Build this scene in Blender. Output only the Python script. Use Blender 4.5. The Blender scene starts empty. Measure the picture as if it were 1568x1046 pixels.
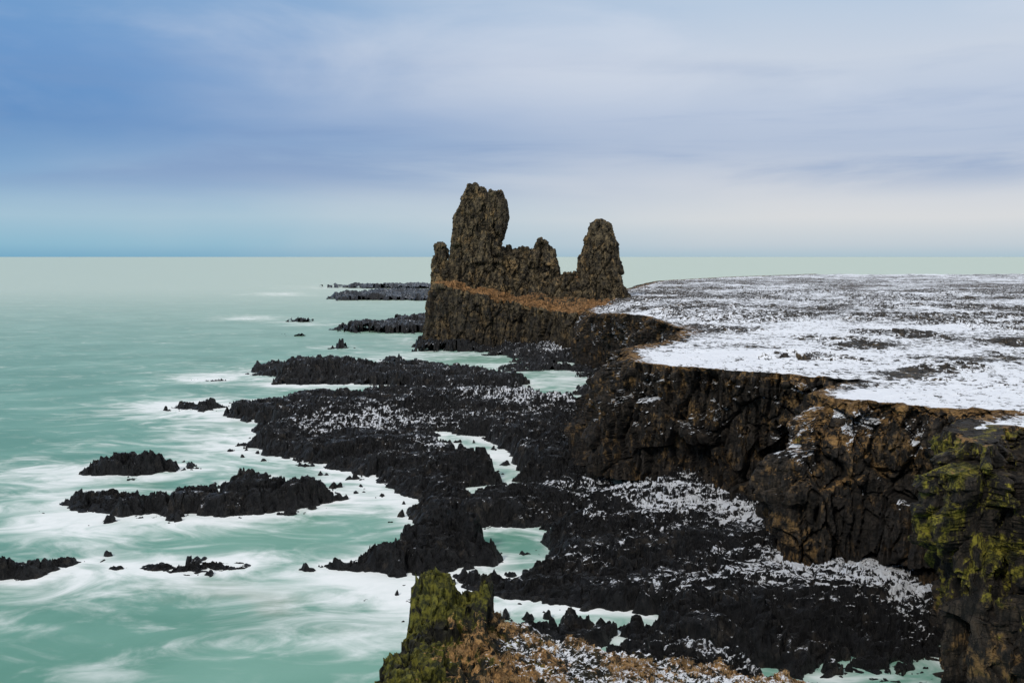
import bpy, bmesh, math
import numpy as np
H=40.0; F=1568*35/36; HZ=393.0
rng=np.random.default_rng(5)
# ---------------------------------------------------------------- helpers
def W(px,py,z=1.2):
    D=(H-z)*F/(py-HZ); return ((px-784)/F*D, D)
def hsh(ix,iy,iz,seed):
    h=(ix.astype(np.int64)*374761393+iy.astype(np.int64)*668265263+iz.astype(np.int64)*2147483647+seed*974634777)&0xffffffff
    h=((h^(h>>13))*1274126177)&0xffffffff
    h=((h^(h>>15))*2246822519)&0xffffffff
    h=h^(h>>14)
    return (h&0xffffff)/float(0x1000000)
def vn2(x,y,seed=0):
    xi=np.floor(x);yi=np.floor(y);fx=x-xi;fy=y-yi
    u=fx*fx*fx*(fx*(fx*6-15)+10);v=fy*fy*fy*(fy*(fy*6-15)+10)
    xi=xi.astype(np.int64);yi=yi.astype(np.int64);z=np.zeros_like(xi)
    a=hsh(xi,yi,z,seed);b=hsh(xi+1,yi,z,seed);c=hsh(xi,yi+1,z,seed);d=hsh(xi+1,yi+1,z,seed)
    return (a*(1-u)+b*u)*(1-v)+(c*(1-u)+d*u)*v
def vn3(x,y,zz,seed=0):
    zi=np.floor(zz);f=zz-zi;w=f*f*(3-2*f);zi=zi.astype(np.int64)
    xi=np.floor(x);yi=np.floor(y);fx=x-xi;fy=y-yi
    u=fx*fx*(3-2*fx);v=fy*fy*(3-2*fy);xi=xi.astype(np.int64);yi=yi.astype(np.int64)
    def L(k):
        return (hsh(xi,yi,k,seed)*(1-u)+hsh(xi+1,yi,k,seed)*u)*(1-v)+(hsh(xi,yi+1,k,seed)*(1-u)+hsh(xi+1,yi+1,k,seed)*u)*v
    return L(zi)*(1-w)+L(zi+1)*w
def fbm2(x,y,o=4,seed=0,g=.5):
    s=0;a=1;t=0
    for i in range(o):
        s=s+a*vn2(x,y,seed+i);t+=a;a*=g;x,y=x*1.62-y*1.2+11.3,y*1.62+x*1.2+7.7
    return s/t
def fbm3(x,y,z,o=4,seed=0,g=.5):
    s=0;a=1;t=0
    for i in range(o):
        s=s+a*vn3(x,y,z,seed+i);t+=a;a*=g;x=x*2.03+11.3;y=y*2.03+7.7;z=z*2.03+3.1
    return s/t
def wor2(x,y,seed=0):
    xi=np.floor(x).astype(np.int64);yi=np.floor(y).astype(np.int64)
    f1=np.full(x.shape,9.);f2=f1.copy();cid=np.zeros(x.shape);zz=np.zeros_like(xi)
    for i in(-1,0,1):
        for j in(-1,0,1):
            cx=xi+i;cy=yi+j
            d=(cx+hsh(cx,cy,zz,seed)-x)**2+(cy+hsh(cx,cy,zz,seed+7)-y)**2
            r=hsh(cx,cy,zz,seed+13);m=d<f1
            f2=np.where(m,f1,np.minimum(f2,d));cid=np.where(m,r,cid);f1=np.where(m,d,f1)
    return np.sqrt(f1),np.sqrt(f2),cid
def wor3(x,y,z,seed=0):
    xi=np.floor(x).astype(np.int64);yi=np.floor(y).astype(np.int64);zi=np.floor(z).astype(np.int64)
    f1=np.full(x.shape,9.);f2=f1.copy();cid=np.zeros(x.shape)
    for i in(-1,0,1):
        for j in(-1,0,1):
            for k in(-1,0,1):
                cx=xi+i;cy=yi+j;cz=zi+k
                d=(cx+hsh(cx,cy,cz,seed)-x)**2+(cy+hsh(cx,cy,cz,seed+7)-y)**2+(cz+hsh(cx,cy,cz,seed+9)-z)**2
                r=hsh(cx,cy,cz,seed+13);m=d<f1
                f2=np.where(m,f1,np.minimum(f2,d));cid=np.where(m,r,cid);f1=np.where(m,d,f1)
    return np.sqrt(f1),np.sqrt(f2),cid
def ss(a,b,x):
    t=np.clip((x-a)/(b-a),0,1);return t*t*(3-2*t)
def sdpoly(X,Y,poly):
    P=np.array(poly,float);out=np.full(X.shape,-60.0)
    mg=60.0
    m=(X>P[:,0].min()-mg)&(X<P[:,0].max()+mg)&(Y>P[:,1].min()-mg)&(Y<P[:,1].max()+mg)
    x=X[m];y=Y[m];d=np.full(x.shape,1e9);ins=np.zeros(x.shape,bool);n=len(P)
    for i in range(n):
        ax,ay=P[i];bx,by=P[(i+1)%n];ex,ey=bx-ax,by-ay
        t=np.clip(((x-ax)*ex+(y-ay)*ey)/(ex*ex+ey*ey+1e-9),0,1)
        d=np.minimum(d,(x-ax-t*ex)**2+(y-ay-t*ey)**2)
        c=((ay>y)!=(by>y))
        if by!=ay: ins^=c&(x<(bx-ax)*(y-ay)/(by-ay)+ax)
    d=np.sqrt(d);out[m]=np.where(ins,d,-np.minimum(d,60));return out
def mkmesh(name,V,Fq,mat,attrs=None,smooth=False):
    V=np.asarray(V,np.float32);Fq=np.asarray(Fq,np.int32)
    me=bpy.data.meshes.new(name);k=Fq.shape[1]
    me.vertices.add(len(V));me.vertices.foreach_set('co',V.ravel())
    me.loops.add(Fq.size);me.loops.foreach_set('vertex_index',Fq.ravel())
    me.polygons.add(len(Fq));me.polygons.foreach_set('loop_start',np.arange(0,Fq.size,k,dtype=np.int32))
    me.polygons.foreach_set('use_smooth',np.full(len(Fq),smooth))
    me.update(calc_edges=True)
    for a,v in (attrs or {}).items():
        at=me.attributes.new(a,'FLOAT','POINT');at.data.foreach_set('value',np.asarray(v,np.float32).ravel())
    me.materials.append(mat);ob=bpy.data.objects.new(name,me);bpy.context.scene.collection.objects.link(ob);return ob
def gridfaces(nr,nc,keep=None):
    i=np.arange(nr*nc).reshape(nr,nc)
    f=np.stack([i[:-1,:-1],i[:-1,1:],i[1:,1:],i[1:,:-1]],-1).reshape(-1,4)
    if keep is not None: f=f[keep.ravel()[f].all(1)]
    return f
def compact(V,f,attrs):
    u,inv=np.unique(f,return_inverse=True);return V[u],inv.reshape(f.shape),{k:v.ravel()[u] for k,v in attrs.items()}
# ---------------------------------------------------------------- materials
class N:
    def __init__(s,nt): s.t=nt
    def n(s,typ,**k):
        o=s.t.nodes.new(typ)
        for a,b in k.items(): setattr(o,a,b)
        return o
    def set(s,sock,v):
        if isinstance(v,bpy.types.NodeSocket): s.t.links.new(v,sock)
        else: sock.default_value=v
    def m(s,op,a,b=0.0,c=None,clamp=False):
        o=s.n('ShaderNodeMath',operation=op,use_clamp=clamp);s.set(o.inputs[0],a);s.set(o.inputs[1],b)
        if c is not None:s.set(o.inputs[2],c)
        return o.outputs[0]
    def mix(s,f,a,b):
        o=s.n('ShaderNodeMix',data_type='RGBA');s.set(o.inputs[0],f);s.set(o.inputs[6],a);s.set(o.inputs[7],b);return o.outputs[2]
    def step(s,x,a,b):
        o=s.n('ShaderNodeMapRange',interpolation_type='SMOOTHSTEP');s.set(o.inputs[0],x);o.inputs[1].default_value=a;o.inputs[2].default_value=b;return o.outputs[0]
    def attr(s,name):
        o=s.n('ShaderNodeAttribute',attribute_name=name);return o.outputs['Fac']
    def noise(s,v,sc,det=4,rough=.55,sx=(1,1,1),dist=0):
        mp=s.n('ShaderNodeMapping');mp.inputs['Scale'].default_value=sx;s.set(mp.inputs[0],v)
        o=s.n('ShaderNodeTexNoise');s.set(o.inputs['Vector'],mp.outputs[0]);o.inputs['Scale'].default_value=sc;o.inputs['Detail'].default_value=det;o.inputs['Roughness'].default_value=rough;o.inputs['Distortion'].default_value=dist
        return o.outputs['Fac']
def c(r,g,b): return (r,g,b,1)
def rockmat(name,dark,mid,light,grassA=c(.30,.15,.055),grassB=c(.10,.055,.02),sc=1.0,snowfine=2.2,bump=.5,rough=.75,spec=.3,lightamt=.55,nzw=1.1,edge=.07,snz=2.0,bs=.6,mossB=c(.15,.135,.018),crk=0):
    m=bpy.data.materials.new(name);m.use_nodes=True;nt=m.node_tree;nt.nodes.clear();g=N(nt)
    geo=g.n('ShaderNodeNewGeometry');P=geo.outputs['Position']
    sx=g.n('ShaderNodeSeparateXYZ');g.set(sx.inputs[0],geo.outputs['Normal']);nz=sx.outputs[2]
    n2=g.noise(P,1.1*sc,9,.7,(1,1,.5));n3=g.noise(P,snowfine,8,.72);n4=g.noise(P,.30*sc,6,.6)
    col=g.mix(g.step(n2,.38,.64),dark,mid)
    col=g.mix(g.m('MULTIPLY',g.step(g.m('ADD',n4,g.m('MULTIPLY',g.m('SUBTRACT',n2,.5),.9)),lightamt,lightamt+.14),.85),col,light)
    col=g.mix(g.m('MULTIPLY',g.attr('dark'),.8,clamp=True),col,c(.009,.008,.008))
    hgt=g.m('ADD',n2,g.m('MULTIPLY',n3,.4))
    ms=g.step(g.m('ADD',g.attr('moss'),g.m('ADD',g.m('MULTIPLY',g.m('SUBTRACT',n4,.5),1.6),g.m('MULTIPLY',g.m('SUBTRACT',n2,.5),1.4))),.5,.66)
    mc=g.mix(g.step(n3,.38,.64),c(.016,.020,.005),mossB)
    col=g.mix(ms,col,mc)
    if crk:   # near-vertical joints of the basalt columns plus horizontal partings
        va=g.noise(P,crk,5,.6,(1,1,.16),.5);hb=g.noise(P,crk*.6,5,.6,(.5,.5,2.2),.5)
        cr=g.m('MINIMUM',g.step(g.m('ABSOLUTE',g.m('SUBTRACT',va,.5)),.002,.024),g.step(g.m('ABSOLUTE',g.m('SUBTRACT',hb,.5)),.0,.014))
        col=g.mix(g.m('MULTIPLY',g.m('SUBTRACT',1.0,cr),.7),col,c(.003,.003,.003))
        hgt=g.m('ADD',hgt,g.m('MULTIPLY',cr,.3))
    gs=g.step(g.m('ADD',g.attr('grass'),g.m('ADD',g.m('MULTIPLY',g.m('SUBTRACT',n3,.5),1.5),g.m('ADD',g.m('MULTIPLY',g.m('SUBTRACT',n2,.5),.9),g.m('MULTIPLY',g.m('SUBTRACT',nz,.6),.5)))),.5,.62)
    col=g.mix(gs,col,g.mix(g.step(n3,.40,.64),grassB,grassA))
    s=g.m('ADD',g.attr('snow'),g.m('ADD',g.m('MULTIPLY',g.m('SUBTRACT',nz,.85),nzw),g.m('ADD',g.m('MULTIPLY',g.m('SUBTRACT',n3,.5),snz),g.m('MULTIPLY',g.m('SUBTRACT',n4,.5),1.3))))
    sm=g.step(s,.52,.52+edge)
    col=g.mix(sm,col,c(.76,.79,.84))
    b=g.n('ShaderNodeBsdfPrincipled');g.set(b.inputs['Base Color'],col);g.set(b.inputs['Roughness'],g.m('ADD',rough,g.m('MULTIPLY',g.m('SUBTRACT',n2,.5),.5)))
    b.inputs['Specular IOR Level'].default_value=spec
    bp=g.n('ShaderNodeBump');bp.inputs['Strength'].default_value=bump;bp.inputs['Distance'].default_value=bs/sc
    g.set(bp.inputs['Height'],hgt);g.set(b.inputs['Normal'],bp.outputs[0])
    o=g.n('ShaderNodeOutputMaterial');g.set(o.inputs[0],b.outputs[0]);return m
M_shore=rockmat('black_lava',c(.0015,.0015,.002),c(.011,.011,.012),c(.034,.028,.022),snowfine=1.5,rough=.42,spec=.32,lightamt=.57,nzw=.75,bump=1.0,snz=2.6,bs=1.1,edge=.06)
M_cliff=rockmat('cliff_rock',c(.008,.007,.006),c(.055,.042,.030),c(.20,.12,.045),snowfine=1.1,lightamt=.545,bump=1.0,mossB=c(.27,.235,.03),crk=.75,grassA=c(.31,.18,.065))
M_stack=rockmat('stack_rock',c(.022,.018,.012),c(.15,.115,.064),c(.26,.175,.08),sc=.5,snowfine=.9,lightamt=.54,bump=.9,crk=.26,grassA=c(.38,.20,.08))
M_near=rockmat('outcrop_rock',c(.006,.006,.005),c(.03,.028,.014),c(.09,.06,.03),sc=2.5,snowfine=3.6,bump=1.0,grassA=c(.42,.24,.09),grassB=c(.08,.043,.016),nzw=.8,mossB=c(.16,.15,.02),edge=.05)
M_plat=rockmat('snow_field',c(.010,.010,.010),c(.045,.036,.026),c(.13,.095,.05),snowfine=.95,sc=.8,bump=.5,lightamt=.55,snz=2.8,edge=.10)
# ---------------------------------------------------------------- shore
polys=[
 ([(365,567),(430,558),(520,553),(600,562),(700,568),(790,576),(815,585),(760,588),(640,583),(520,580),(420,581),(430,573)],2.8,4),
 ([(350,628),(380,618),(470,614),(560,606),(640,598),(760,596),(860,604),(900,614),(930,640),(930,745),(900,770),(850,797),(760,799),(650,790),(640,765),(605,738),(520,712),(440,690),(350,680),(390,660),(425,642),(400,632)],2.8,4),
 ([(610,578),(700,572),(790,580),(840,604),(640,604)],2.2,5),
 ([(690,868),(760,870),(830,858),(838,830),(828,818),(862,808),(880,740),(1250,740),(1300,820),(1470,860),(1480,1010),(1400,1038),(1250,1022),(1150,1002),(1000,990),(900,988),(760,968),(745,944),(800,942),(880,940),(940,930),(880,912),(760,906),(710,892)],2.8,3),
 ([(495,857),(560,838),(640,828),(720,830),(765,840),(765,848),(700,860),(600,864)],2.2,3.5),
 ([(90,764),(180,752),(260,757),(340,750),(360,738),(460,738),(515,744),(520,754),(430,768),(350,777),(230,777),(150,777)],1.9,3.5),
 ([(345,740),(368,726),(405,722),(422,730),(400,747)],4.0,4),
 ([(112,715),(140,704),(200,702),(250,704),(268,712),(220,722),(150,722)],2.2,3),
 ([(258,617),(290,611),(330,611),(345,618),(300,622)],2.0,3),
 ([(0,856),(60,844),(110,842),(132,846),(80,858),(20,868),(-40,870),(-50,855)],1.7,2.5),
 ([(213,850),(270,841),(300,847),(398,847),(380,858),(300,866),(250,855)],1.5,2.5),
 ([(612,912),(638,896),(664,892),(664,912)],1.6,2),
 ([(860,1036),(1000,1022),(1150,1028),(1300,1045),(1400,1100),(800,1100)],1.6,2),
 ([(476,439),(560,436),(640,435),(700,436),(700,441),(560,440)],3.0,14),
 ([(497,455),(560,448),(640,444),(700,446),(700,459),(600,458),(520,458)],4.0,12),
 ([(497,502),(560,495),(640,486),(700,483),(700,505),(600,506),(540,505)],3.6,8),
 ([(428,489),(470,488),(472,490),(430,491)],1.8,4),([(440,508),(466,507),(468,510),(442,511)],1.6,3),
 ([(506,527),(530,525),(532,529),(508,529)],2.0,3),([(580,548),(610,545),(640,550),(600,553)],1.2,3),
 ([(740,554),(830,547),(890,557),(950,564),(900,572),(860,562),(780,564)],2.0,4),
 ([(855,594),(880,586),(940,588),(980,600),(960,605),(900,600)],2.0,4),
 ([(640,534),(700,531),(830,548),(890,553),(990,565),(990,540),(900,500),(660,500)],2.4,5),
 ([(310,572),(350,574),(330,577)],.8,3),([(595,893),(622,888),(618,896)],.7,1.5),([(900,625),(990,600),(1040,640),(960,740),(900,700)],3.6,5),
]
pools=[[(672,657),(740,662),(778,688),(802,718),(778,730),(732,706),(676,682)],[(740,916),(860,920),(1000,930),(1028,936),(1015,948),(900,946),(755,936)],[(800,572),(890,582),(860,602),(790,594)],
 [(860,988),(1000,992),(1160,1010),(1140,1022),(1000,1016),(870,1012)],[(930,782),(960,780),(965,786),(930,788)],[(520,742),(600,745),(640,772),(610,790),(560,770)]]
def rocksd(X,Y,warp=True):
    sc=np.clip(Y/200,.7,3)
    if warp:
        wx=X+(fbm2(X/9,Y/9,5,21,.62)-.5)*10*sc;wy=Y+(fbm2(X/9,Y/9,5,41,.62)-.5)*13*sc
    else: wx,wy=X,Y
    h=np.full(X.shape,-60.);sdm=h.copy()
    for pl,hm,w in polys:
        s=sdpoly(wx,wy,[W(*p) for p in pl])
        hp=np.where(s>0,hm*ss(-.3*w,w,s)*.75+hm*.25*ss(0,w*4,s),s*.8)
        h=np.maximum(h,hp);sdm=np.maximum(sdm,s)
    for pl in pools:
        s=sdpoly(wx,wy,[W(*p) for p in pl]);h=np.where(s>-2.5,np.minimum(h,-s*1.2-.4),h);sdm=np.minimum(sdm,-s)
    return h,sdm
def fan(px,py,z0):
    PX,PY=np.meshgrid(px,py);D=(H-z0)*F/(PY-HZ);return PX,PY,(PX-784)/F*D,D
def blobs(PX,PY,bl):
    s=np.zeros(PX.shape)
    for x,y,rx,ry,a in bl: s+=a*np.exp(-(((PX-x)/rx)**2+((PY-y)/ry)**2))
    return s
px=np.arange(-80,1650,1.3);py=np.arange(1100,431,-.52)
PX,PY,X,Y=fan(px,py,1.2)
h,sdm=rocksd(X,Y)
ins=ss(-.5,2.0,sdm)
wX=X+(fbm2(X/7,Y/7,4,55,.6)-.5)*7;wY=Y+(fbm2(X/7,Y/7,4,57,.6)-.5)*7
t=fbm2((wX+.5*wY)/30,(wY-.25*wX)/10,3,61,.5)*17
fr=t-np.floor(t)
ter=np.floor(t)+ss(.0,.14,fr)-.75*fr*(fr>.14)
f1,f2,cid=wor2(wX/2.4,wY/1.9,71);g1,g2,cid2=wor2(wX/.95,wY/.8,75);k1,k2,ck=wor2(X/.42+3,Y/.5,77)
f1b,f2b,cidb=wor2(wX/8,wY/5.5,79)
lowf=fbm2(X/30,Y/22,3,91)-.5
rough=ss(.46,.64,fbm2(X/13,Y/13,3,97))
chan=np.exp(-((fbm2(X/20+3,Y/12,4,99,.5)-.5)/.02)**2)
h=h+ins*((ter-8)*.52+(cid-.5)*(.45+.6*rough)+(cid2-.5)*(.26+.45*rough)+(ck-.5)*.14+(cidb-.5)*.9+lowf*2.0)+ins*(fbm2(X/2.2,Y/2.2,5,101,.6)-.5)*(.3+.7*rough)
h-=ins*.5*(1-ss(0,.12,f2-f1))+ins*.6*(1-ss(0,.05,f2b-f1b))+chan*2.2*ins*ss(22,6,sdm)
mk_=ss(-8,-3,sdm)*ss(.2,-1.0,sdm)*ss(330,280,Y)
sk=(fbm2(X/3.2,Y/3.2,4,105,.6)-.71)*8*mk_-(1-mk_)*2.5+(cid2-.5)*.2
h=np.where(sdm<0,np.maximum(h,sk),h)
snow=.17+.04*ss(500,800,PX)+1.2*blobs(PX,PY,[(700,605,150,10,.36),(850,622,70,16,.5),(600,650,150,14,.34),(700,690,80,16,.42),(560,655,60,10,.25),(480,660,50,10,.25),
 (900,745,80,14,.5),(980,765,110,22,.5),(1060,790,100,22,.5),(1040,825,60,10,.7),(1150,800,50,40,.35),(900,800,70,10,.4),(1150,840,60,15,.25),(1270,900,120,25,.45),(1330,930,90,25,.5),(1200,880,120,20,.3),(1100,920,150,22,.35),(1400,950,50,40,.45),
 (1250,1030,140,14,.5),(1100,1035,150,14,.45),(860,530,30,12,.5),(840,570,40,8,.2),(760,540,60,8,.1),(330,855,60,6,.35),(780,620,80,10,.3),(620,815,40,5,.1),(920,860,60,8,.3)])
keep=h>-1.0
V=np.stack([X+(fbm3(X/1.2,Y/1.2,h/1.2,3,7)-.5)*.5,Y+(fbm3(X/1.2,Y/1.2,h/1.2,3,17)-.5)*.9,h],-1).reshape(-1,3)
f=gridfaces(len(py),len(px),keep)
snow=snow-ss(1.1,.3,h)*.8
at={'snow':snow,'grass':np.full(h.shape,-.6)+blobs(PX,PY,[(860,895,90,14,.35)]),'moss':np.full(h.shape,-.6)+blobs(PX,PY,[(860,900,110,18,.6),(560,850,60,10,.3)])}
V,f,at=compact(V,f,at);mkmesh('lava_shore',V,f,M_shore,at)
# ---------------------------------------------------------------- sea
u=np.concatenate([-np.geomspace(60,.62,26),(np.arange(-160,1720,2.2)-784)/F,np.geomspace(.65,60,26)])
yy=np.concatenate([np.arange(1130,431,-1.5),np.arange(431,400,-.7),HZ+np.geomspace(7,.25,24)])
Dr=H*F/(yy-HZ);Uu,DD=np.meshgrid(u,Dr);X=Uu*DD;Y=DD;PX=Uu*F+784;PY=np.repeat(yy[:,None],len(u),1)
_,sdw=rocksd(X,Y,True)
dr=np.maximum(-sdw,0)
scd=np.clip(Y/160,.6,3)
leftm=ss(1000,640,PX)
near=(np.exp(-dr/(2.8*scd))*.55+np.exp(-dr/(10*scd))*.40)*ss(560,260,Y)
near=near*(.50+.50*leftm)
bl=blobs(PX,PY,[(60,720,110,30,.6),(40,775,110,25,.5),(230,800,280,28,.45),(120,820,150,25,.4),(330,880,220,24,.5),(560,930,140,55,.62),(450,970,150,38,.5),(560,890,90,22,.4),(250,625,90,18,.6),(300,665,90,18,.5),(300,700,110,20,.5),
 (320,575,70,7,.5),(600,745,70,26,.7),(560,780,90,20,.3),(90,890,170,24,.4),(690,880,60,14,.5),(430,450,50,3,.9),(380,487,60,4,1.0),(470,495,60,5,.7),(500,440,60,3,.5),(620,520,60,10,.5),(760,700,40,12,.5),(340,640,70,20,.4),(640,545,90,6,.6),(860,580,50,12,.6),(100,660,60,10,.1),
 (900,930,150,14,.9),(40,960,60,14,.45),(170,1030,90,18,.5),(300,990,60,12,.4),(220,960,40,8,.45),(40,800,80,20,.3),(480,590,90,5,.8),(730,800,60,10,.1),(560,985,60,20,.2),(140,680,60,6,.5),(640,735,40,15,.4),(60,905,90,14,.3),(430,620,60,8,.4)])
foam=np.clip(near*.95+bl*.70,0,1.0)
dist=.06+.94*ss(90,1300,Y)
q1=fbm2(X/22,Y/22,4,201)
sand=blobs(PX,PY,[(330,915,90,25,.6),(420,930,60,20,.4),(700,960,50,30,.3),(520,960,50,12,.3)])*ss(.4,.6,q1)
V=np.stack([X,Y,np.zeros_like(X)],-1).reshape(-1,3)
back=np.stack([u*4000,np.full(u.shape,-4000.),np.zeros(u.shape)],-1)
V=np.concatenate([back,V]);z1=lambda a:np.concatenate([np.zeros(len(u)),a.ravel()])
m=bpy.data.materials.new('sea_water');m.use_nodes=True;nt=m.node_tree;nt.nodes.clear();g=N(nt)
geo=g.n('ShaderNodeNewGeometry');P=geo.outputs['Position']
nn=g.noise(P,.03,5,.55,(1,1.4,1),.6);nf=g.noise(P,.25,6,.6,(1,1.3,1),1.0)
w1=g.noise(P,.095,8,.62,(.7,1.1,1),2.0);w2=g.noise(P,.028,5,.6,(.6,1.2,1),1.2)
col=g.mix(g.step(nn,.32,.68),c(.070,.235,.165),c(.15,.34,.26))
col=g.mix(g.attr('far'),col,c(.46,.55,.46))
col=g.mix(g.attr('sand'),col,c(.34,.33,.26))
s=g.m('ADD',g.m('MULTIPLY',w1,.68),g.m('MULTIPLY',w2,.32))
fo=g.m('ADD',g.m('MULTIPLY',g.m('SUBTRACT',s,.5),4.2),g.m('SUBTRACT',g.m('MULTIPLY',g.attr('foam'),1.45),.30))
fo=g.step(fo,-.25,1.25)
fo=g.m('MULTIPLY',fo,g.m('ADD',.78,g.m('MULTIPLY',nf,.34)),clamp=True)
fo=g.m('MAXIMUM',fo,g.m('MULTIPLY',g.step(w1,.50,.75),.22))
col=g.mix(fo,col,c(.80,.83,.83))
b=g.n('ShaderNodeBsdfPrincipled');g.set(b.inputs['Base Color'],col)
g.set(b.inputs['Roughness'],g.m('ADD',.42,g.m('MULTIPLY',fo,.5)));b.inputs['Specular IOR Level'].default_value=.3
bp=g.n('ShaderNodeBump');bp.inputs['Strength'].default_value=.10;bp.inputs['Distance'].default_value=.6;g.set(bp.inputs['Height'],nf);g.set(b.inputs['Normal'],bp.outputs[0])
o=g.n('ShaderNodeOutputMaterial');g.set(o.inputs[0],b.outputs[0])
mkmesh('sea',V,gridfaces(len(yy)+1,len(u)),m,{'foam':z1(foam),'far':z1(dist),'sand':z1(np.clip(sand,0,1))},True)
# ---------------------------------------------------------------- plateau and cliffs
pairs=[((1900,800,22),(1850,1400,0)),((1660,725,22),(1640,1150,0)),((1585,664,22),(1570,1085,0)),((1550,656,22),(1540,1085,0)),((1516,690,22),(1494,1075,0)),((1456,672,22),(1414,1050,0)),((1462,643,22),(1436,980,1)),
 ((1560,632,22),(1470,900,3)),((1430,627,22),(1432,885,3)),((1340,619,22),(1330,868,3)),((1262,611,22),(1194,866,3.5)),((1232,602,22),(1182,812,4)),((1318,585,22),(1290,752,4)),
 ((1180,573,22),(1120,744,4)),((1040,564,22),(980,722,4)),((972,557,22),(906,712,4)),((956,535,22),(896,645,4)),((1035,522,22),(1000,620,4)),((1045,506,22),(1000,588,4)),
 ((990,491,21),(955,563,3)),((908,479,19.5),(888,550,2)),((892,468,17.5),(884,535,2)),((930,452,20),(900,505,1)),((965,442,22),(930,480,1)),((1010,430,22),(980,455,1)),((1120,424,22),(1090,444,1)),((1250,419.5,22),(1230,434,1))]
Rm=np.array([(*W(*a),a[2]) for a,b in pairs]);Bs=np.array([(*W(*b),b[2]) for a,b in pairs])
def platz(x,y): return 22-4.3*ss(290,400,y)*ss(60,25,x)*ss(560,470,y)
plpoly=[tuple(r[:2]) for r in Rm]+[(700,1150),(2500,1100),(2500,60),(200,50)]
def wall(name,Rm,Bs,ds,nrow,mat,seed,attrf):
    mid=(Rm+Bs)/2;L=np.concatenate([[0],np.cumsum(np.hypot(*np.diff(mid[:,:2],axis=0).T))])
    s=[0.]
    while s[-1]<L[-1]:
        yv=np.interp(s[-1],L,mid[:,1]);s.append(s[-1]+ds*max(1,yv/160)**1.2)
    s=np.array(s[:-1])
    R=np.stack([np.interp(s,L,Rm[:,k]) for k in range(3)],-1);B=np.stack([np.interp(s,L,Bs[:,k]) for k in range(3)],-1)
    def sm(A,w):
        k=np.hanning(w*2+3)[1:-1];k/=k.sum();P=np.pad(A,((w,w),(0,0)),'edge');return np.stack([np.convolve(P[:,i],k,'valid') for i in range(A.shape[1])],-1)
    w=max(2,int(.9/ds));R=sm(R,w);B=sm(B,w)
    T=sm(np.gradient((R+B)/2,axis=0)[:,:2],int(3/ds));T/=np.linalg.norm(T,axis=1)[:,None]+1e-9;n=np.stack([-T[:,1],T[:,0]],-1)
    nl=14;nt_=nl+nrow;q=np.concatenate([np.zeros(nl),np.linspace(0,1,nrow)]);lip=np.concatenate([np.linspace(4,0.15,nl),np.zeros(nrow)])
    Q=q[:,None]
    S=np.repeat(s[None],nt_,0)
    Ymid=((R+B)/2)[None,:,1];prom=ss(108,113,Ymid)*ss(146,138,Ymid)
    ww=(1-(1-Q)**2.3)*(1-prom)+prom*(1-(1-np.clip(Q/.80,0,1))**3.2)
    ww=np.clip(ww+(fbm2(S/8,Q*4,3,seed+50)-.5)*.6*np.sin(Q*math.pi),0,1.2)
    X=R[None,:,0]+(B-R)[None,:,0]*ww;Y=R[None,:,1]+(B-R)[None,:,1]*ww
    Z=platz(R[:,0],R[:,1])[None]+(B[:,2]-1.5-22)[None]*Q
    Z=Z+np.where(lip[:,None]>0,.25-.14*lip[:,None]+.8*(fbm2(X/2,Y/2,4,88)-.5),.25*(1-Q))
    X=X-n[None,:,0]*lip[:,None];Y=Y-n[None,:,1]*lip[:,None]
    mk=.30+.70*ss(0,.08,Q);mk=mk*np.where(lip[:,None]>0,ss(4,0,lip[:,None]),1)
    wv=(fbm3(X/3,Y/3,Z/5,3,seed+5)-.5)*2
    f1,f2,ci=wor3((X+wv)/1.7,(Y+wv)/1.7,Z/9,seed);e1,e2,ce=wor3((X+wv)/.8,(Y-wv)/.8,Z/2.6,seed+3);b1,b2,cb=wor3((X-wv)/6,(Y+wv)/6,Z/8,seed+8)
    # horizontal lava-flow layering: thin beds stepping in and out
    bed=Z/1.6+(fbm2(X/9,Y/9,3,seed+70)-.5)*3
    bedn=vn2(np.floor(bed)*7.3,(X+Y)/14,seed+72)
    d=(fbm3(X/13,Y/13,Z/13,2,seed+20)-.5)*6.5+(cb-.5)*3.8+(ci-.5)*2.2+(ce-.5)*.9+(bedn-.5)*1.3*ss(.75,.35,Q)+(fbm3(X/1.2,Y/1.2,Z/1.2,4,seed+30,.6)-.5)*.9-.8*(1-ss(0,.10,f2-f1))-1.4*(1-ss(0,.06,b2-b1))
    d=d*mk
    X=X+n[None,:,0]*d;Y=Y+n[None,:,1]*d
    Z=Z+(fbm3(X/1.2,Y/1.2,Z/1.2,2,seed+60)-.5)*.5*mk
    Vv=np.stack([X,Y,Z],-1).reshape(-1,3);a=attrf(X,Y,Z,Q+0*X,lip[:,None]+0*X,Y*0+Ymid)
    return mkmesh(name,Vv,gridfaces(nt_,len(s)),mat,{k:np.asarray(v).ravel() for k,v in a.items()})
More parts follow.
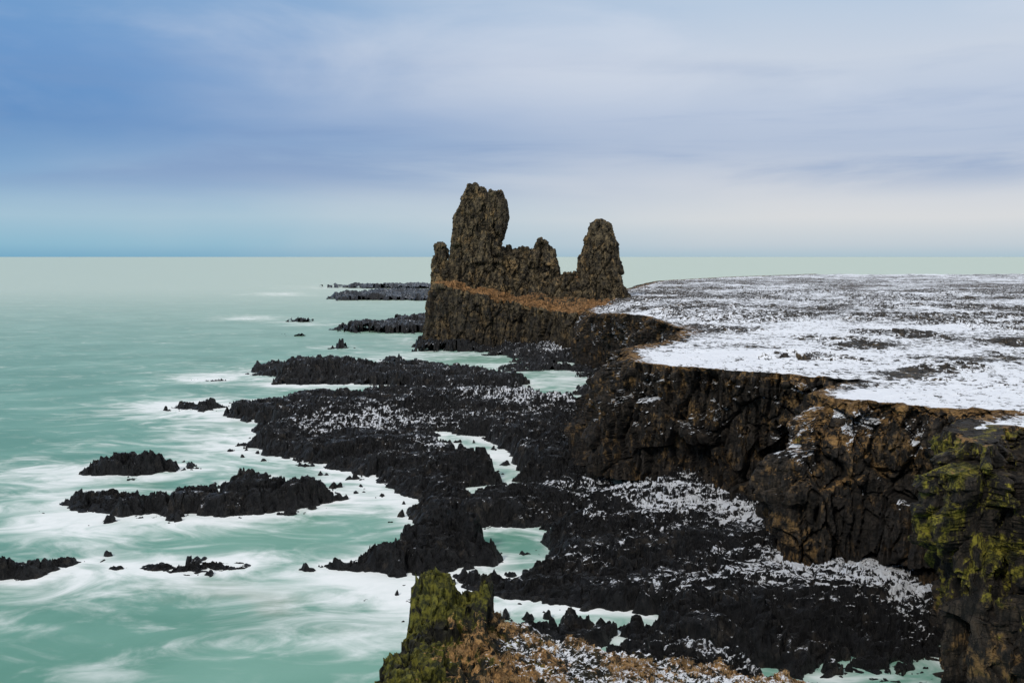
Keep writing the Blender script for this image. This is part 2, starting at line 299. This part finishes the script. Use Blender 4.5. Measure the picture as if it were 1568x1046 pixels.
def cliff_at(X,Y,Z,Q,lip,Ym):
    n=fbm2(X/6,Y/6+Z/3,3,300)-.5
    nearf=ss(107,105,Ym)
    prom=ss(146,138,Ym)*(1-nearf)
    grass=.52-Q*(5.0-3.8*prom)+n*1.2-lip*.10
    grass=np.maximum(grass,-.28)+.20*prom*ss(.7,.3,Q)
    patch=ss(.08,.18,fbm3(X/3.5,Y/3.5,Z/3.5,3,333)-.4)
    snow=-.02+.60*patch*ss(.02,.1,Q)*ss(.8,.35,Q)+.10*prom*ss(.5,.2,Q)+np.where(lip>0,.10+lip*.14,0)-ss(.5,.8,Q)*.35-nearf*.65
    moss=-.28+nearf*(.84-.25*ss(50,58,X)-.30*ss(12,2,Z))+.25*prom*ss(.6,.1,Q)+.34*prom*ss(38,35,X)+n*.6
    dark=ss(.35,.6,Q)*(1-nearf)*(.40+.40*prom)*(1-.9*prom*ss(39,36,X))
    return dict(grass=grass-nearf*.12,snow=snow,moss=moss,dark=dark)
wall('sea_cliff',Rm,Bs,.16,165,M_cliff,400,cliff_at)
px=np.arange(870,2100,1.5);py=np.arange(860,419.2,-.7);PX,PY,X,Y=fan(px,py,22)
sd=sdpoly(X,Y,plpoly)
n=fbm2(X/4,Y/4,5,500,.6)-.5;big=fbm2(X/35,Y/35,4,510)-.5
rocky=ss(.0,.22,fbm2(X/18,Y/26,4,520)-.5+ss(180,420,Y)*.16)
g1,g2,ci=wor2(X/2.2,Y/2.6,530)
Z=platz(X,Y)+n*.8+big*1.2*ss(0,25,sd)+rocky*((ci-.45)*1.0+(fbm2(X/7,Y/7,4,540)-.4)*2.2)*ss(1,8,sd)*(1-.5*ss(300,700,Y))-.1-ss(3,1,sd)*.3
cover=.54-.18*rocky-ss(200,400,Y)*.05+big*.5-ss(3,1,sd)*.2+ss(230,150,Y)*.08+ss(700,900,Y)*.1
cover-=blobs(PX,PY,[(1390,572,45,7,.65),(1480,548,90,5,.5),(1560,520,60,6,.5),(1240,545,50,3,.35),(1330,590,40,3,.25),(1150,530,70,4,.4),(1320,528,60,3,.4),(1100,505,90,6,.25)])
cover+=blobs(PX,PY,[(1200,540,160,12,.22),(1400,600,140,14,.22),(1200,505,130,6,.25),(1450,500,90,4,.25)])
V=np.stack([X,Y,Z],-1).reshape(-1,3);f=gridfaces(len(py),len(px),sd>1.0)
V,f,at=compact(V,f,{'snow':cover,'grass':.12-.0*X+ss(8,1,sd)*.25+ss(250,600,Y)*.12,'moss':-.5+ss(200,500,Y)*.3})
mkmesh('snowy_lava_field',V,f,M_plat,at)
# ---------------------------------------------------------------- rock stacks
mp=.303
def loft(bm,rows,cy,ry,n=18,tw=0.):
    rings=[]
    for r in rows:
        z=H-(r[0]-HZ)*mp;cx=((r[1]+r[2])/2-784)*mp;rx=(r[2]-r[1])/2*mp
        d=r[3] if len(r)>3 else ry
        ring=[]
        for i in range(n):
            a=2*math.pi*i/n;ca,sa=math.cos(a),math.sin(a);e=.75
            ring.append(bm.verts.new((cx+rx*math.copysign(abs(ca)**e,ca),cy+d*math.copysign(abs(sa)**e,sa),z)))
        rings.append(ring)
    for a,b in zip(rings[:-1],rings[1:]):
        for i in range(n): bm.faces.new((a[i],b[i],b[(i+1)%n],a[(i+1)%n]))
    bm.faces.new(rings[0]);bm.faces.new(rings[-1][::-1])
def remesh(name,bm,vox):
    bmesh.ops.recalc_face_normals(bm,faces=bm.faces)
    me=bpy.data.meshes.new(name+'_src');bm.to_mesh(me);bm.free()
    ob=bpy.data.objects.new(name+'_src',me);bpy.context.scene.collection.objects.link(ob)
    md=ob.modifiers.new('r','REMESH');md.mode='VOXEL';md.voxel_size=vox
    dg=bpy.context.evaluated_depsgraph_get();dg.update();e=ob.evaluated_get(dg);m2=e.to_mesh()
    V=np.empty(len(m2.vertices)*3,np.float32);m2.vertices.foreach_get('co',V)
    Nn=np.empty(len(m2.vertices)*3,np.float32);m2.vertices.foreach_get('normal',Nn)
    fl=[tuple(p.vertices) for p in m2.polygons if len(p.vertices)==4];e.to_mesh_clear()
    bpy.data.objects.remove(ob);return V.reshape(-1,3).astype(float),Nn.reshape(-1,3).astype(float),np.array(fl)
bm=bmesh.new()
loft(bm,[(277,713,719,1.0),(281,711,733,2.0),(286,710,744,2.4),(292,709,748,3.0),(300,705,750,4),(310,703,752,5),(322,699,754,6),(334,695,757,7),(346,693,762,8),(360,692,762,8),(380,690,765,9),(400,687,775,11),(430,680,800,13),(470,676,830,15)],465,8)
loft(bm,[(291,749,766,2.4),(298,748,769,3.5),(308,747,773,4.5),(318,746,776,5),(334,744,778,5.5),(350,742,776,5.5),(360,738,770,5.5),(368,734,765,6.5),(376,732,762,7),(400,720,770,8)],460,6)
loft(bm,[(374,670,679,1.5),(382,664,681,2.5),(395,662,683,4),(415,661,692,6),(440,664,720,9),(470,664,740,9)],462,5)
loft(bm,[(380,768,812,2),(386,757,840,4),(400,745,848,6),(420,730,858,9),(450,700,880,13),(480,700,890,14)],466,6)
loft(bm,[(366,827,833,1.2),(372,824,842,2),(385,822,845,3),(400,815,850,5),(430,800,858,8)],465,4)
loft(bm,[(417,866,878,3),(424,850,888,5),(440,830,925,9),(465,810,960,13),(485,810,960,13)],462,6)
loft(bm,[(338,911,920,2),(343,909,933,3.5),(352,905,936,4.5),(362,899,937,5.5),(375,893,941,6.5),(395,888,943,8),(415,886,948,9),(435,884,954,10),(460,872,970,12),(480,870,975,12)],460,8)
base=[(-39,447),(-33,438),(-22,432),(-8,430),(4,426),(16,414),(26,404),(36,402),(48,420),(60,450),(50,490),(10,500),(-25,495),(-40,470)]
cxm,cym=5,462
def topz(x,y): return float(np.interp(x,[-38,-28,-10,8,25,45,60],[27.5,27.5,22.5,18.5,16.5,18,21]))
lv=[]
for fz,ins_ in((0,1.02),(.35,.99),(.75,.95),(1,.90)):
    ring=[]
    for x,y in base:
        xx=cxm+(x-cxm)*ins_;yv=cym+(y-cym)*ins_;ring.append(bm.verts.new((xx,yv,-3+(topz(xx,yv)+3)*fz)))
    lv.append(ring)
nb=len(base)
for a,b in zip(lv[:-1],lv[1:]):
    for i in range(nb): bm.faces.new((a[i],a[(i+1)%nb],b[(i+1)%nb],b[i]))
bm.faces.new(lv[0][::-1]);
cv=bm.verts.new((0,466,24))
for i in range(nb): bm.faces.new((lv[-1][i],lv[-1][(i+1)%nb],cv))
V,Nn,fl=remesh('rock_stacks',bm,.36)
x,y,z=V.T
wv=(fbm3(x/4,y/4,z/7,4,599,.6)-.5)*7
f1,f2,ci=wor3((x+wv)/4.5,(y+wv)/4.5,z/15,601);g1,g2,cg=wor3((x-wv)/1.9,(y+wv)/1.9,z/6.5,611);k1,k2,ck=wor3((x+wv)/.9,y/.9,z/1.8,615)
d=(ci-.5)*2.6+(cg-.5)*1.3+(ck-.5)*.45+(fbm3(x/6,y/6,z/9,4,621,.6)-.5)*3.0-1.0*(1-ss(0,.09,f2-f1))
amp=np.where(z>55,.7,1.0)
V2=V+Nn*(d*amp)[:,None];V2[:,2]+=(fbm3(x/2,y/2,z/2,2,631)-.5)*.5
top=ss(.45,.8,Nn[:,2])
tz=np.interp(x,[-38,-28,-10,8,25,45,60],[27.5,27.5,22.5,18.5,16.5,18,21])
grass=-.40+top*ss(36,30,z)*ss(12,16,z)*1.0
band=np.exp(-((z-tz-.8)/1.8)**2)*ss(455,446,y)
grass=grass+band*.6
low=ss(tz-1,tz-4,z)
snow=-.42+top*ss(34,26,z)*.45-low*.1+np.exp(-((x-22)/9)**2)*ss(18,12,z)*.45
mkmesh('rock_stacks',V2,fl,M_stack,{'snow':snow,'grass':grass-low*.3,'moss':-.18+.14*ss(30,40,z)*ss(20,-20,x)-low*.3,'dark':low*.60+.45*ss(-12,-4,x)*ss(38,42,z)*ss(2,-2,x)})
# ---------------------------------------------------------------- foreground outcrop
gx=np.arange(-8,14,.042);gy=np.arange(33,49,.048);X,Y=np.meshgrid(gx,gy)
nz_=fbm2(X/1.6,Y/1.6,5,701,.6)-.5;wxx=X+(fbm2(X/1.3,Y/1.3,4,711,.6)-.5)*.9;wyy=Y+(fbm2(X/1.3,Y/1.3,4,713,.6)-.5)*1.2
base_z=np.interp(X,[-6,-3,-1,0,2,5,8.5,14],[24.1,24.1,23.9,23.65,22.9,22.2,21.55,20.6])
blk=ss(-4.5,-4.2,wxx)*ss(-.90,-1.05,wxx)*ss(42.0,43.2,wyy)*ss(45.6,45.0,Y)
Z=base_z+blk*(1.25+.18*np.cos(X*2.3+8.3)+.25*ss(-2,-3.5,X))
ee1,ee2,eb=wor2(wxx/.9+4,wyy/.9,737);Z+=blk*(eb-.5)*.7
Z+=nz_*1.1*(1-.6*blk)+(fbm2(X/.35,Y/.35,4,721,.6)-.5)*.42
e1,e2,ce=wor2(wxx/.8,wyy/.8,731);h1,h2,ch=wor2(wxx/.3,wyy/.3,733);lf=ss(1.0,-1.5,X)
Z+=(ce-.5)*.6*lf+(ch-.5)*.34*lf-.25*lf*(1-ss(0,.12,e2-e1))+(ce-.5)*.2
left=-4.25-.10*(44.5-Y)+(fbm2(Y/1.2,X*0,3,741)-.5)*.9
Z-=28*(1-np.exp(-np.maximum(left-X,0)/1.2))
Z-=28*(1-np.exp(-np.maximum(Y-45.0-(fbm2(X/1.5,Y*0,3,751)-.5)*1.6,0)/1.5))
Z=np.maximum(Z,-1)
XX=X+(fbm3(X/.6,Y/.6,Z/.6,4,761,.6)-.5)*.6;YY=Y+(fbm3(X/.6,Y/.6,Z/.6,4,771,.6)-.5)*.6
gr=.10+.44*ss(-3.4,-2.0,X)-blk*.7-ss(left+1.0,left,X)*.6-ss(22.5,20,Z)*ss(45,46,Y)+nz_*1.2
mo=.38+.26*ss(-1.0,-2.6,X)+.14*blk+nz_*.4
sn=.10+.42*ss(-2,1,X)+.08*ss(3,7,X)-blk*.06-nz_*.4-ss(-3,-4,X)*.3
mkmesh('mossy_outcrop',np.stack([XX,YY,Z],-1).reshape(-1,3),gridfaces(len(gy),len(gx)),M_near,{'grass':gr,'moss':mo,'snow':sn})
m=bpy.data.materials.new('dry_grass_blades');m.use_nodes=True;g=N(m.node_tree);b=m.node_tree.nodes['Principled BSDF']
geo=g.n('ShaderNodeNewGeometry');n_=g.noise(geo.outputs['Position'],1.5,3);g.set(b.inputs['Base Color'],g.mix(g.step(n_,.35,.65),c(.13,.075,.025),c(.42,.26,.11)));b.inputs['Roughness'].default_value=.8
nT=1500
ix=rng.integers(0,len(gx),nT*6);iy=rng.integers(0,len(gy),nT*6)
den=fbm2(X/1.1,Y/1.1,3,801)
Vs=[];Fs=[];k=0;cnt=0
for a_,b_ in zip(iy,ix):
    if cnt>nT: break
    if gr[a_,b_]<.45 or den[a_,b_]<.50 or Z[a_,b_]<19: continue
    cnt+=1;x0,y0,z0=XX[a_,b_],YY[a_,b_],Z[a_,b_]
    for j in range(12):
        an=rng.uniform(0,6.28);ln=rng.uniform(.10,.26);le=rng.uniform(.3,1.0);dx,dy=math.cos(an),math.sin(an)
        ox,oy=rng.normal(0,.05,2);w=.009
        p=np.array([x0+ox,y0+oy,z0-.04]);mdl=p+np.array([dx*ln*le*.35,dy*ln*le*.35,ln*.75]);tp=p+np.array([dx*ln*le,dy*ln*le,ln*(.95-.4*le)])
        s_=np.array([-dy,dx,0])*w
        Vs+= [p-s_,p+s_,mdl+s_,mdl-s_,tp+s_*.3,tp-s_*.3];Fs+=[(k,k+1,k+2,k+3),(k+3,k+2,k+4,k+5)];k+=6
mkmesh('dry_grass',np.array(Vs),np.array(Fs),m)
# ---------------------------------------------------------------- sky and sun
el=math.radians(38);az=math.radians(212)
w=bpy.data.worlds.new('World');bpy.context.scene.world=w;w.use_nodes=True;nt=w.node_tree;nt.nodes.clear();g=N(nt)
sky=g.n('ShaderNodeTexSky',sky_type='NISHITA');sky.sun_disc=False;sky.sun_elevation=el;sky.sun_rotation=az
bg1=g.n('ShaderNodeBackground');g.set(bg1.inputs[0],sky.outputs[0]);bg1.inputs[1].default_value=.08
tc=g.n('ShaderNodeTexCoord');sp=g.n('ShaderNodeSeparateXYZ');g.set(sp.inputs[0],tc.outputs['Generated'])
X_,Y_,Z_=sp.outputs
def lin(r,gg,b_):
    f=lambda v:(v/255/12.92) if v/255<.04045 else ((v/255+.055)/1.055)**2.4
    return (f(r),f(gg),f(b_),1)
nz1=g.noise(tc.outputs['Generated'],2.2,5,.5,(1,1,4.5),.3)
nz2=g.noise(tc.outputs['Generated'],1.3,3,.5,(1,1,2.5))
zz=g.m('ADD',Z_,g.m('MULTIPLY',g.m('MULTIPLY',g.m('SUBTRACT',nz2,.5),.07),g.step(Z_,.0,.08)))
def ramp(st):
    r=g.n('ShaderNodeValToRGB');g.set(r.inputs[0],zz);el_=r.color_ramp.elements
    while len(el_)<len(st): el_.new(.5)
    for e_,(p,cc) in zip(el_,st): e_.position=p;e_.color=cc
    return r.outputs[0]
L_=ramp([(0,lin(118,172,202)),(.012,lin(138,186,210)),(.04,lin(160,193,214)),(.08,lin(128,167,206)),(.13,lin(90,139,194)),(.19,lin(106,151,203)),(.25,lin(108,156,205)),(.5,lin(180,197,220)),(1,lin(230,234,242))])
R_=ramp([(0,lin(172,196,210)),(.012,lin(194,206,216)),(.04,lin(216,218,222)),(.08,lin(204,209,220)),(.115,lin(178,191,214)),(.15,lin(186,198,219)),(.2,lin(202,211,225)),(.25,lin(188,205,225)),(.5,lin(218,224,232)),(1,lin(240,240,245))])
azm=g.m('ADD',X_,g.m('MULTIPLY',g.m('SUBTRACT',nz1,.5),.6))
colr=g.mix(g.step(azm,-.50,.26),L_,R_)
st=g.noise(tc.outputs['Generated'],1.5,6,.55,(1.2,1.2,10),.4)
band=g.m('MULTIPLY',g.step(Z_,.05,.09),g.m('SUBTRACT',1.0,g.step(Z_,.13,.22)))
colr=g.mix(g.m('MULTIPLY',g.m('MULTIPLY',g.step(st,.47,.66),band),.68),colr,lin(124,152,195))
cl=g.noise(tc.outputs['Generated'],3,6,.55,(1,1,2.6),.5)
colr=g.mix(g.m('MULTIPLY',g.m('MULTIPLY',g.step(cl,.45,.72),g.step(Z_,.10,.2)),.42),colr,lin(220,225,236))
bg2=g.n('ShaderNodeBackground');g.set(bg2.inputs[0],colr);bg2.inputs[1].default_value=1.03
mx=g.n('ShaderNodeMixShader');mx.inputs[0].default_value=.9;g.set(mx.inputs[1],bg1.outputs[0]);g.set(mx.inputs[2],bg2.outputs[0])
o=g.n('ShaderNodeOutputWorld');g.set(o.inputs[0],mx.outputs[0])
sl=bpy.data.lights.new('sun','SUN');sl.energy=2.1;sl.angle=math.radians(8);sl.color=(1,.93,.82)
so=bpy.data.objects.new('sun',sl);bpy.context.scene.collection.objects.link(so)
from mathutils import Vector
dv=Vector((math.sin(az)*math.cos(el),math.cos(az)*math.cos(el),math.sin(el)));so.rotation_euler=dv.to_track_quat('Z','Y').to_euler()
cam=bpy.data.cameras.new('camera');cam.lens=35;cam.sensor_width=36;cam.clip_end=400000;cam.clip_start=.5;cam.shift_y=-(522.5-HZ)/1568
co=bpy.data.objects.new('camera',cam);bpy.context.scene.collection.objects.link(co);co.location=(0,0,H);co.rotation_euler=(math.pi/2,0,0)
sc_=bpy.context.scene;sc_.camera=co;sc_.view_settings.view_transform='Standard';sc_.view_settings.look='None';sc_.view_settings.exposure=0
